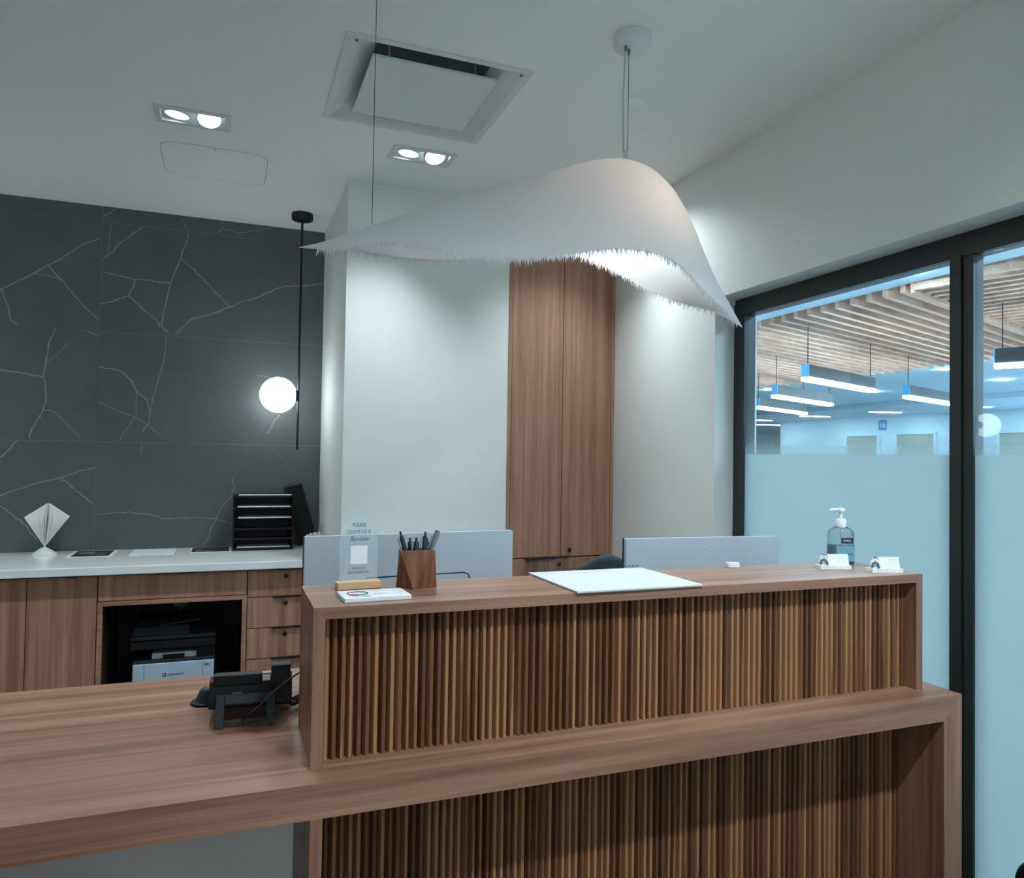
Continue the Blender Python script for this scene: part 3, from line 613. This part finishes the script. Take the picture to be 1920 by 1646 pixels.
# pen cup with faceted sides
t = thing('pen_cup', 'faceted dark walnut pen cup full of grey pens', 'pen holder', (.401, 1.628, Z1), math.radians(8))
b0 = [(-.040, .019), (-.019, -.032), (.041, -.021), (.019, .032)]
t0 = [(-.045, -.018), (.032, -.030), (.045, .018), (-.030, .032)]
vs = [(x, y, 0) for x, y in b0]+[(x, y, .084) for x, y in t0]+[(x*.84, y*.84, .084) for x, y in t0]+[(x*.8, y*.8, .01) for x, y in t0]
fs = [(3, 2, 1, 0)]
for i in range(4):
    j = (i+1) % 4; fs += [(i, j, 4+i), (j, 4+j, 4+i)]; fs += [(4+i, 4+j, 8+j, 8+i), (8+i, 8+j, 12+j, 12+i)]
fs += [(12, 13, 14, 15)]
obj('cup', MB().add(vs, fs), CUPW, t)
pen_l = ['grey click pen leaning far left in the walnut cup', 'short grey pen left of centre in the walnut cup', 'grey pen with a looped clip at the middle of the walnut cup', 'upright dark grey click pen right of centre in the walnut cup', 'grey capped marker leaning right out of the walnut cup', 'dark pen standing at the back of the walnut cup']
pens = [((.395, 1.628), (.366, 1.640, .122), .0042, 1), ((.397, 1.636), (.391, 1.652, .106), .0048, 0), ((.402, 1.622), (.403, 1.640, .108), .0052, 0), ((.415, 1.628), (.425, 1.645, .120), .0044, 1), ((.410, 1.634), (.454, 1.646, .120), .0044, 2), ((.418, 1.620), (.432, 1.655, .104), .0046, 0)]
for lb, ((x, y), tip, r, kind) in zip(pen_l, pens):
    p = thing('pen', lb, 'pen', (x, y, Z1+.0115), 0, 'pens in the walnut cup')
    r *= 1.25; d = Vector((tip[0]-x, tip[1]-y, tip[2]-.0115))
    obj('barrel', MB().tube([(0, 0, 0), d*.5, d*.86, d*.93], [r*.75, r, r, r*.7], 10), DPLAST if kind != 2 else LGREY, p)
    if kind == 2: obj('cap', MB().tube([d*.70, d*1.02], r*1.15, 10), SILVER2, p)
    else: obj('button', MB().tube([d*.93, d*1.01], r*.45, 8), INKD if kind else DPLAST, p)
    n = d.cross(Vector((0, 1, 0))).normalized()*(r*1.25)
    obj('clip', MB().tube([d*.9+n*.8, d*.88+n*1.3, d*.62+n*1.2], r*.25, 6), SILVER2, p)
# desk pad
PADP = mat('pad_paper', (196, 203, 209), .8)
t = thing('spiral_desk_pad', 'large white spiral bound desk pad lying open on the upper counter', 'notepad', (.876, 1.588, Z1), math.radians(.3))
obj('backing_board', MB().box(-.163, .163, -.137, .140, 0, .0012), mat('kraft_board', (150, 130, 108), .8), t)
obj('page_block', MB().box(-.162, .162, -.1365, .136, .0012, .0042), PADP, t, .0006)
pg = obj('top_page', MB().box(-.1625, .1625, -.136, .138, .0044, .0048), PADP, t)
text('lettering', 'NOTES', .026, GREYP, pg, basis((.0, .098, .005), (1, 0, 0), (0, 1, 0)), sx=1.1)
for k in range(26):
    x = -.152+.304*k/25
    obj('spiral_ring', MB().tube([(x, .139+.0062*math.cos(a), .0055+.0062*math.sin(a)) for a in [2*math.pi*j/10 for j in range(11)]], .0007, 5, False), BLACK, t)
obj('hanger', MB().tube([(-.015, .140, .011), (-.006, .147, .0125), (.006, .147, .0125), (.015, .140, .011)], .0008, 5), BLACK, t)
# small white mouse on the back edge
t = thing('white_puck', 'small rounded white puck on the back edge of the counter before the right monitor', 'desk accessory', (1.305, 1.690, Z1), math.radians(-14))
obj('shell', MB().prism(rrect(-.019, .019, -.011, .011, .0105, 6), .0015, .0135), WPLAST, t, .0055)
obj('foot', MB().prism(rrect(-.016, .016, -.009, .009, .0085, 6), 0, .0016), GREYP, t)
# sanitizer bottle
t = thing('hand_sanitizer', 'clear pump bottle of hand sanitizer with navy label behind the card stands', 'bottle', (1.657, 1.658, Z1), math.radians(-25))
def ell(pr, sx=1.0, sy=.62):
    mb = MB(); n = 28; vs = []; fs = []
    for r, z in pr:
        for k in range(n):
            a = 2*math.pi*k/n; c_, s_ = math.cos(a), math.sin(a)
            vs.append((r*sx*math.copysign(abs(c_)**.75, c_), r*sy*math.copysign(abs(s_)**.75, s_), z))
    for i in range(len(pr)-1):
        for k in range(n): fs.append((i*n+k, i*n+(k+1) % n, (i+1)*n+(k+1) % n, (i+1)*n+k))
    mb.add(vs, fs, True); mb.add(vs[:n], [tuple(range(n))]); mb.add(vs[-n:], [tuple(range(n))]); return mb
bt = obj('bottle', ell([(.034, 0), (.037, .004), (.037, .085), (.035, .096), (.026, .104), (.014, .110)]), GEL, t)
obj('gel', ell([(.033, .003), (.0345, .006), (.0345, .058)], 1, .58), mat('clear_gel', (96, 150, 168), .15, transmission=.6), bt)
obj('front_label', MB().box(-.006, .026, -.0238, -.0234, .062, .078), mat('navy_label', (28, 44, 92), .4), bt)
text('lettering', 'PURELL', .0085, WPLAST, bt, FRONT(.010, -.0240, .070), .2, sx=.8)
obj('lower_label', MB().box(-.020, .030, -.0236, -.0233, .012, .056), mat('label_teal', (110, 160, 178), .4), bt)
obj('label_stripe', MB().box(.004, .028, -.0239, -.0236, .030, .034), mat('label_blue', (30, 130, 190), .4), bt)
obj('pump_collar', MB().lathe([(.0145, .106), (.015, .110), (.015, .128), (.012, .131)], 20), CLEAR, t)
obj('pump_stem', MB().tube([(0, 0, .130), (0, 0, .152)], .0055, 12), CLEAR, t)
obj('dip_tube', MB().tube([(0, 0, .012), (0, 0, .11)], .003, 8), CLEAR, t)
obj('pump_head', MB().lathe([(.009, .150), (.0115, .152), (.011, .160), (.006, .162)], 16).tube([(-.006, 0, .156), (-.024, -.002, .157), (-.033, -.003, .154)], [.005, .004, .0032], 10), CLEAR, t)
# business card stands
def card_stand(loc, rz, label):
    t = thing('business_card_stand', label, 'card holder', loc, rz, 'marble business card stands')
    obj('base', MB().prism(rrect(-.040, .040, -.016, .016, .003, 3), 0, .0085), MARBLE, t, .001)
    crd = MB(); M = Matrix.Translation((.012, .004, .008)) @ Matrix.Rotation(math.radians(-14), 4, 'X')
    c = obj('card_stack', MB().box(-.022, .030, -.003, .003, 0, .026, M), PAPER, t)
    for k in range(4): obj('print_line', MB().box(.002, .025-.004*(k % 2), -.0034, -.003, .019-.0045*k, .0199-.0045*k, M), GREYP, c)
    f = obj('figure', MB().lathe([(.003, .0255), (.0055, .0235), (.006, .021), (.0045, .0185)], 14, (-.027, -.004, .0085))
            .tube([(-.034, -.004, .0175), (-.031, -.004, .0265), (-.027, -.004, .0275), (-.022, -.004, .0262), (-.018, -.004, .0185)], .0042, 8)
            .tube([(-.034, -.004, .0125), (-.0345, -.004, .019)], .0042, 8), MARBLE, t, label='little carved white and grey marble figure')
    obj('grey_inlay', MB().tube([(-.035, -.0062, .0105), (-.0335, -.0075, .0205), (-.028, -.0085, .0225), (-.022, -.008, .0205), (-.017, -.0065, .0095)], .0032, 8).lathe([(.002, .036), (.0042, .0345), (.0048, .032), (.003, .0295)], 12, (-.0265, -.0045, 0)), MGREY, f)
    t.scale = (1.13, 1.13, 1.13)
    return t
card_stand((1.572, 1.600, Z1), math.radians(-16), 'marble card stand with white cards in front of the sanitizer bottle')
card_stand((1.664, 1.513, Z1), math.radians(-14), 'marble card stand with white cards at the right end of the counter')
# ================================================================== lower worktop: phone, mouse, monitors
Z0 = ZL_
t = thing('desk_phone', 'black desk phone seen from behind on the lower worktop', 'telephone', (.05, 1.726, Z0), math.radians(-4))
Mt = Matrix.Rotation(math.radians(-24), 4, 'X')
st = MB()
for x0, x1, z0, z1 in ((-.062, -.044, .0, .072), (.044, .062, 0, .072), (-.044, .044, .050, .072), (-.044, .044, .010, .019)): st.box(x0, x1, 0, .006, z0, z1, Mt)
obj('stand', st, DPLAST, t, .0015)
body = [(.040, .032), (.052, .086), (.074, .096), (.215, .034), (.210, .018), (.07, .022)]     # side profile (y, z)
Mx = Matrix(((0, 0, 1, 0), (1, 0, 0, 0), (0, 1, 0, 0), (0, 0, 0, 1)))
obj('body', MB().prism(body, -.078, .098, Mx), BPLAST, t, .004)
obj('display_hood', MB().box(-.070, .032, .046, .074, .078, .103), BPLAST, t, .004)
obj('white_label', MB().box(.034, .050, .046, .050, .086, .097), PAPER, t)
obj('handset', MB().prism([(.040, .074), (.050, .118), (.072, .120), (.20, .062), (.196, .045), (.075, .090)], .052, .094, Mx), BPLAST, t, .005)
obj('port', MB().box(-.030, -.010, .040, .048, .056, .064), LGREY, t); obj('port', MB().box(.002, .016, .034, .042, .040, .045), SILVER2, t)
obj('cable', MB().tube([(-.01, .012, .008), (0, -.002, .022), (.03, -.004, .046), (.07, .016, .078), (.104, .03, .098), (.125, .04, .105)], .0022, 8), BLACK, t)
coil = [(.100+.009*math.cos(a*1.0)+.0007*a, .10+.0009*a, .016+.009*math.sin(a)) for a in [k*.5 for k in range(90)]]
obj('coiled_cord', MB().tube(coil, .002, 6), BLACK, t)
t = thing('ergonomic_mouse', 'black mouse with a flared base beside the desk phone', 'mouse', (-.034, 1.925, Z0), math.radians(20))
obj('base_rim', MB().lathe([(.030, 0), (.034, .002), (.033, .005), (.028, .006)], 24), BPLAST, t)
obj('shell', MB().lathe([(.030, .004), (.025, .012), (.020, .024), (.016, .032), (.008, .037), (.002, .038)], 24, (.004, 0, 0)), DPLAST, t)
def monitor(p0, p1, ztop, hgt, label, curved_line):
    p0, p1 = Vector(p0), Vector(p1); c = (p0+p1)/2; wd = (p1-p0).length; a = math.atan2(p1.y-p0.y, p1.x-p0.x)
    t = thing('monitor', label, 'monitor', (c.x, c.y, Z0), a, 'computer monitors behind the counter')
    zt = ztop-Z0; h = wd/2
    bk = obj('back_shell', MB().prism(rrect(-h, h, zt-hgt, zt, .004, 3), -.018, .0, Matrix(((1, 0, 0, 0), (0, 0, 1, 0), (0, 1, 0, 0), (0, 0, 0, 1)))), SILVER, t, .002)
    obj('screen', MB().box(-h-.001, h+.001, .0, .010, zt-hgt+.0005, zt-.0005), BPLAST, t, .001)
    obj('neck', MB().box(-.03, .03, -.040, -.018, .010, zt-hgt*.45), SILVER, t, .003)
    obj('foot', MB().prism(rrect(-.11, .11, -.10, .09, .02), 0, .010), SILVER, t, .002)
    if curved_line:
        z = zt-.118; pts = [(-.150, -.0185, z-.03), (-.146, -.0185, z-.010), (-.136, -.0185, z), (.150, -.0185, z), (.164, -.0185, z-.006), (.170, -.0185, z-.025)]
        obj('groove', MB().tube(pts, .0016, 6), DPLAST, bk)
        obj('vent_slot', MB().box(-.105, -.08, -.0195, -.018, z-.0022, z+.0012), BLACK, bk)
    else:
        ring = [(.015*math.cos(q), -.0185, zt-.046+.015*math.sin(q)) for q in [2*math.pi*k/28 for k in range(29)]]
        lg = obj('logo_ring', MB().tube(ring, .0011, 6, False), WMETAL, bk)
        text('lettering', 'DELL', .0105, WMETAL, lg, FRONT(0, -.0187, zt-.046))
    return t
monitor((.198, 2.058), (.809, 2.108), 1.140, .362, 'wide silver backed monitor behind the sign and pen cup', True)
monitor((1.130, 1.98), (1.665, 1.939), 1.120, .330, 'silver backed monitor with a round logo at the right of the counter', False)
# ================================================================== things on the back counter
ZC = .829
t = thing('paper_ornament', 'white folded paper diamond ornament on a round foot', 'ornament', (-.852, 4.363, ZC))
obj('foot', MB().lathe([(.055, 0), (.056, .004), (.040, .018), (.018, .033), (.008, .038)], 28), WPLAST, t)
NL = 26; lv = obj('hub', MB().tube([(0, 0, .034), (.012, 0, .256)], .0035, 8), PAPER2, t)
for k in range(NL):
    a = math.pi*2*k/NL; c_, s_ = math.cos(a), math.sin(a)
    prof = [(0, .038), (.099, .192), (.008, .259), (0, .259)]
    vs = [(r*c_+.012*(z-.038)/.22, r*s_, z) for r, z in prof]; nrm = Vector((-s_, c_, 0))*.0006
    vs = [Vector(v)+nrm for v in vs]+[Vector(v)-nrm for v in vs]
    obj('paper_leaf', MB().add(vs, [(0, 1, 2, 3), (7, 6, 5, 4), (0, 4, 5, 1), (1, 5, 6, 2), (2, 6, 7, 3)]), PAPER2, t)
def sheet(name, label, cat, x0, x1, y0, y1, rz, mtl, border, extra=None):
    t = thing(name, label, cat, ((x0+x1)/2, (y0+y1)/2, ZC), rz)
    a, b = (x1-x0)/2, (y1-y0)/2
    obj('sheet', MB().box(-a, a, -b, b, 0, .0015), PAPER, t)
    if mtl: obj('print', MB().box(-a+border, a-border, -b+border*.6, b-border*.6, .0015, .0018), mtl, t)
    if extra:
        for x, y, w_, h_, c in extra: obj('print_patch', MB().box(x-w_, x+w_, y-h_, y+h_, .0018, .0021), mat('patch_%d_%d' % (c[0], c[1]), c, .5), t)
PHOTO = mat('photo_print', (40, 42, 54), .35, noise=.9, nscale=16)
sheet('photo_print', 'dark photograph with white border lying near the paper ornament', 'photo', -.735, -.53, 4.225, 4.475, 0, PHOTO, .018, [(-.03, .02, .035, .03, (132, 132, 140)), (.04, -.02, .02, .05, (90, 92, 104))])
sheet('paper_sheet', 'plain white sheet of paper in the middle of the white countertop', 'paper', -.455, -.245, 4.225, 4.48, 0, None, 0)
sheet('photo_print', 'dark magazine page with a red patch next to the letter tray', 'photo', -.172, .032, 4.275, 4.475, 0, PHOTO, .008, [(-.01, -.05, .03, .025, (150, 60, 54)), (-.06, -.04, .015, .03, (120, 124, 132))])
# letter tray rack
t = thing('letter_tray', 'black six level letter tray holding paper on the white countertop', 'letter tray', (.196, 4.37, ZC))
hx = .154
for s in (-1, 1): obj('side_panel', MB().box(s*hx-.004, s*hx+.004, -.075, .065, 0, .302), BPLAST, t, .001)
obj('back_rail', MB().box(-hx, hx, .06, .065, .0, .302), mat('rack_back', (48, 52, 62), .6), t)
for k, z in enumerate((.004, .058, .112, .172, .232, .288)):
    s_ = obj('shelf', MB().box(-hx+.004, hx-.004, -.075, .06, z, z+.004).box(-hx+.004, hx-.004, -.078, -.075, z, z+.011), BPLAST, t)
pl_ = {0: 'ragged paper stack in the lowest level of the black letter tray', 3: 'lower of the two thin white papers sticking out of the letter tray', 4: 'upper of the two thin white papers sticking out of the letter tray', 5: 'printed paper lying on top of the black letter tray'}
for k, z, th, dx, fy_ in ((0, .0082, .012, .0, -.07), (3, .1762, .006, .004, -.085), (4, .2362, .006, .0, -.088), (5, .2922, .008, .006, -.05)):
    o = obj('paper_stack', MB().box(-.135+dx, .142+dx, fy_, .055, 0, th), PAPER, loc=(.196, 4.37, ZC+z), rot=(0, 0, .0)); tag(o, pl_[k], 'paper', 'papers in the letter tray')
# leaning calendar
t = thing('desk_calendar', 'black spiral bound calendar leaning behind the letter tray', 'calendar', (.449, 4.452, ZC+.014), 0)
Mc = Matrix.Rotation(math.radians(-15), 4, 'Y') @ Matrix.Rotation(math.radians(-2), 4, 'X')
obj('cover', MB().box(-.052, .052, -.003, .003, .0, .345, Mc), BPLAST, t)
obj('pages', MB().box(-.050, .050, .003, .010, .005, .342, Mc), DPLAST, t)
for k in range(9):
    x = -.046+.0115*k
    obj('spiral_ring', MB().tube([Mc @ Vector((x, .003+.009*math.cos(a), .347+.009*math.sin(a))) for a in [2*math.pi*j/10 for j in range(11)]], .0012, 5, False), SILVER2 if k > 4 else BLACK, t)
t = thing('tissue_box', 'white tissue poking up behind the left monitor on the countertop', 'tissue box', (.465, 4.19, ZC))
obj('box', MB().box(-.045, .042, -.06, .06, 0, .085), WPLAST, t, .003)
tis = MB(); n = 14; vs = []
for k in range(n+1):
    x = -.032+.058*k/n; vs += [(x, .004*math.sin(k*1.9), .080), (x*1.02, .01*math.sin(k*1.3), .097+.010*(k/n)+.004*math.sin(k*2.1)), (x, .016+.01*math.sin(k*1.1), .084)]
tis.add(vs, [(3*k, 3*k+3, 3*k+4, 3*k+1) for k in range(n)]+[(3*k+1, 3*k+4, 3*k+5, 3*k+2) for k in range(n)], True)
obj('tissue', tis, PAPER, t)
t = thing('wall_outlet', 'white outlet plate on the side of the white pier', 'outlet', (.515, 4.395, 1.010))
obj('cover_plate', MB().box(-.006, 0, -.035, .035, -.058, .058), WPLAST, t, .002)
for z in (-.02, .02): obj('socket', MB().box(-.008, -.006, -.016, .016, z-.014, z+.014), GREYP, t)
# ================================================================== printer in the niche
t = thing('printer', 'white and black laser printer inside the dark cabinet niche', 'printer', (-.216, 3.955, .12))
obj('body', MB().box(-.180, .180, 0, .36, 0, .222), mat('printer_shell', (176, 196, 212), .4), t, .004)
for x in (-.130, .130): obj('seam', MB().box(x-.0008, x+.0008, -.0008, .0, .02, .222), INK, t)
obj('control_sticker', MB().box(.138, .158, -.001, 0, .196, .206), LGREY, t)
obj('deck', MB().box(-.180, .180, .004, .36, .222, .236), DPLAST, t, .002)
obj('output_tray', MB().box(-.10, .10, .03, .30, .236, .262), GREYP, t, .002); obj('paper_stop', MB().box(-.05, .045, .02, .035, .237, .256), BPLAST, t)
obj('column', MB().box(.10, .180, .02, .36, .236, .300), BPLAST, t); obj('column', MB().box(-.180, -.11, .2, .36, .236, .300), BPLAST, t)
obj('scanner', MB().box(-.190, .185, -.005, .36, .292, .330), BPLAST, t, .003)
obj('scanner_lid', MB().box(-.190, .185, .0, .36, .334, .352), DPLAST, t, .003)
obj('document_feeder', MB().prism([(.03, .352), (.36, .352), (.36, .40), (.06, .385)], -.185, .06, Mx), DPLAST, t, .004)
obj('feeder_tray', MB().box(-.02, .16, .06, .30, .392, .397, Matrix.Rotation(math.radians(-7), 4, 'Y')), DPLAST, t)
obj('logo_mark', MB().box(-.049, -.034, -.0012, 0, .158, .173), INKD, t); obj('logo_dot', MB().box(-.045, -.038, -.0016, -.0012, .162, .169), PAPER, t)
text('lettering', 'Lexmark', .020, INKD, t, FRONT(-.026, -.0006, .1655), align='LEFT')
t = thing('power_adapter', 'grey plug adapter with a thin cord at the back of the printer niche', 'adapter', (-.215, 4.452, .545))
obj('body', MB().box(-.036, .036, -.05, 0, -.022, .022), LGREY, t, .004); obj('cord', MB().tube([(.0, -.045, -.022), (.004, -.047, -.07), (0, -.03, -.2)], .0025, 6), GREYP, t)
for x, lb in ((-.125, 'left one of two small plugs in the niche beside the grey adapter'), (-.072, 'right one of two small plugs in the niche beside the grey adapter')):
    t = thing('power_plug', lb, 'plug', (x, 4.452, .550)); obj('body', MB().box(-.020, .020, -.04, 0, -.014, .014), DPLAST, t, .003)
    obj('cord', MB().tube([(0, -.035, -.014), (.004, -.036, -.1), (0, -.02, -.25)], .0025, 6), BLACK, t)
# ================================================================== chairs
t = thing('office_chair', 'dark fabric office chair tucked behind the counter between the monitors', 'chair', (1.40, 2.72, 0), math.radians(4))
bk = MB(); n, mrows = 14, 10; vs = []
for j in range(mrows+1):
    z = .50+.485*j/mrows; wj = .215*(1-.10*(1-j/mrows)) if j < mrows-2 else .215*(1-.16*(j-mrows+3)**1.7/3)
    for i in range(n+1):
        u = -1+2*i/n; vs.append((u*wj, -.10-.05*(1-u*u)+.10*abs(u)**2*.4, z-(.10*abs(u)**3 if j == mrows else .03*abs(u)**3*(j/mrows))))
bk.add(vs, [(j*(n+1)+i, j*(n+1)+i+1, (j+1)*(n+1)+i+1, (j+1)*(n+1)+i) for j in range(mrows) for i in range(n)], True)
o = obj('backrest', bk, CHAIRF, t); so = o.modifiers.new('thick', 'SOLIDIFY'); so.thickness = .055; o.modifiers.new('sub', 'SUBSURF').levels = 1; o.modifiers['sub'].render_levels = 1
obj('seat', MB().prism(rrect(-.24, .24, -.05, .42, .08), .43, .50), CHAIRF, t, .02)
obj('back_support', MB().tube([(0, .1, .40), (0, -.12, .42), (0, -.14, .62)], .018), BPLAST, t)
obj('gas_column', MB().tube([(0, .18, .08), (0, .18, .43)], .025, 12), BPLAST, t)
for k in range(5):
    a = 2*math.pi*k/5+.3; e = (.28*math.cos(a), .18+.28*math.sin(a))
    l_ = obj('base_leg', MB().tube([(0, .18, .10), (e[0], e[1], .075)], [.022, .015]), BPLAST, t)
    obj('caster', MB().lathe([(.026, -.012), (.026, .012)], 14, M=Matrix.Translation((e[0], e[1], .027)) @ Matrix.Rotation(a, 4, 'Z') @ Matrix.Rotation(math.pi/2, 4, 'X')).tube([(e[0], e[1], .03), (e[0], e[1], .075)], .008), BPLAST, l_)
t = thing('tubular_chair', 'black tubular metal chair frame at the lower right corner by the frosted glass', 'chair', (1.575, .98, 0))
def bend(p):      # rounded path
    out = [Vector(p[0])]
    for a, b, c in zip(p, p[1:], p[2:]):
        a, b, c = Vector(a), Vector(b), Vector(c); r = .07
        u, v = b+(a-b).normalized()*r, b+(c-b).normalized()*r
        for k in range(9):
            q = k/8; out.append(u*(1-q)**2+b*2*q*(1-q)+v*q*q)
    return out+[Vector(p[-1])]
for s in (-1, 1): obj('side_frame', MB().tube(bend([(s*.205, .245, .012), (s*.205, .245, .432), (s*.205, -.25, .432), (s*.205, -.25, .012)]), .012, 10), BLACK, t)
obj('cross_bar', MB().tube([(-.205, .0, .432), (.205, .0, .432)], .010), BLACK, t)
obj('seat', MB().prism(rrect(-.19, .17, -.22, .10, .04), .425, .452), GREYP, t, .008)
obj('backrest', MB().box(-.19, .19, -.245, -.225, .62, .80), GREYP, t, .008)
for s in (-1, 1): obj('back_post', MB().tube([(s*.18, -.25, .43), (s*.18, -.25, .79)], .010), BLACK, t)
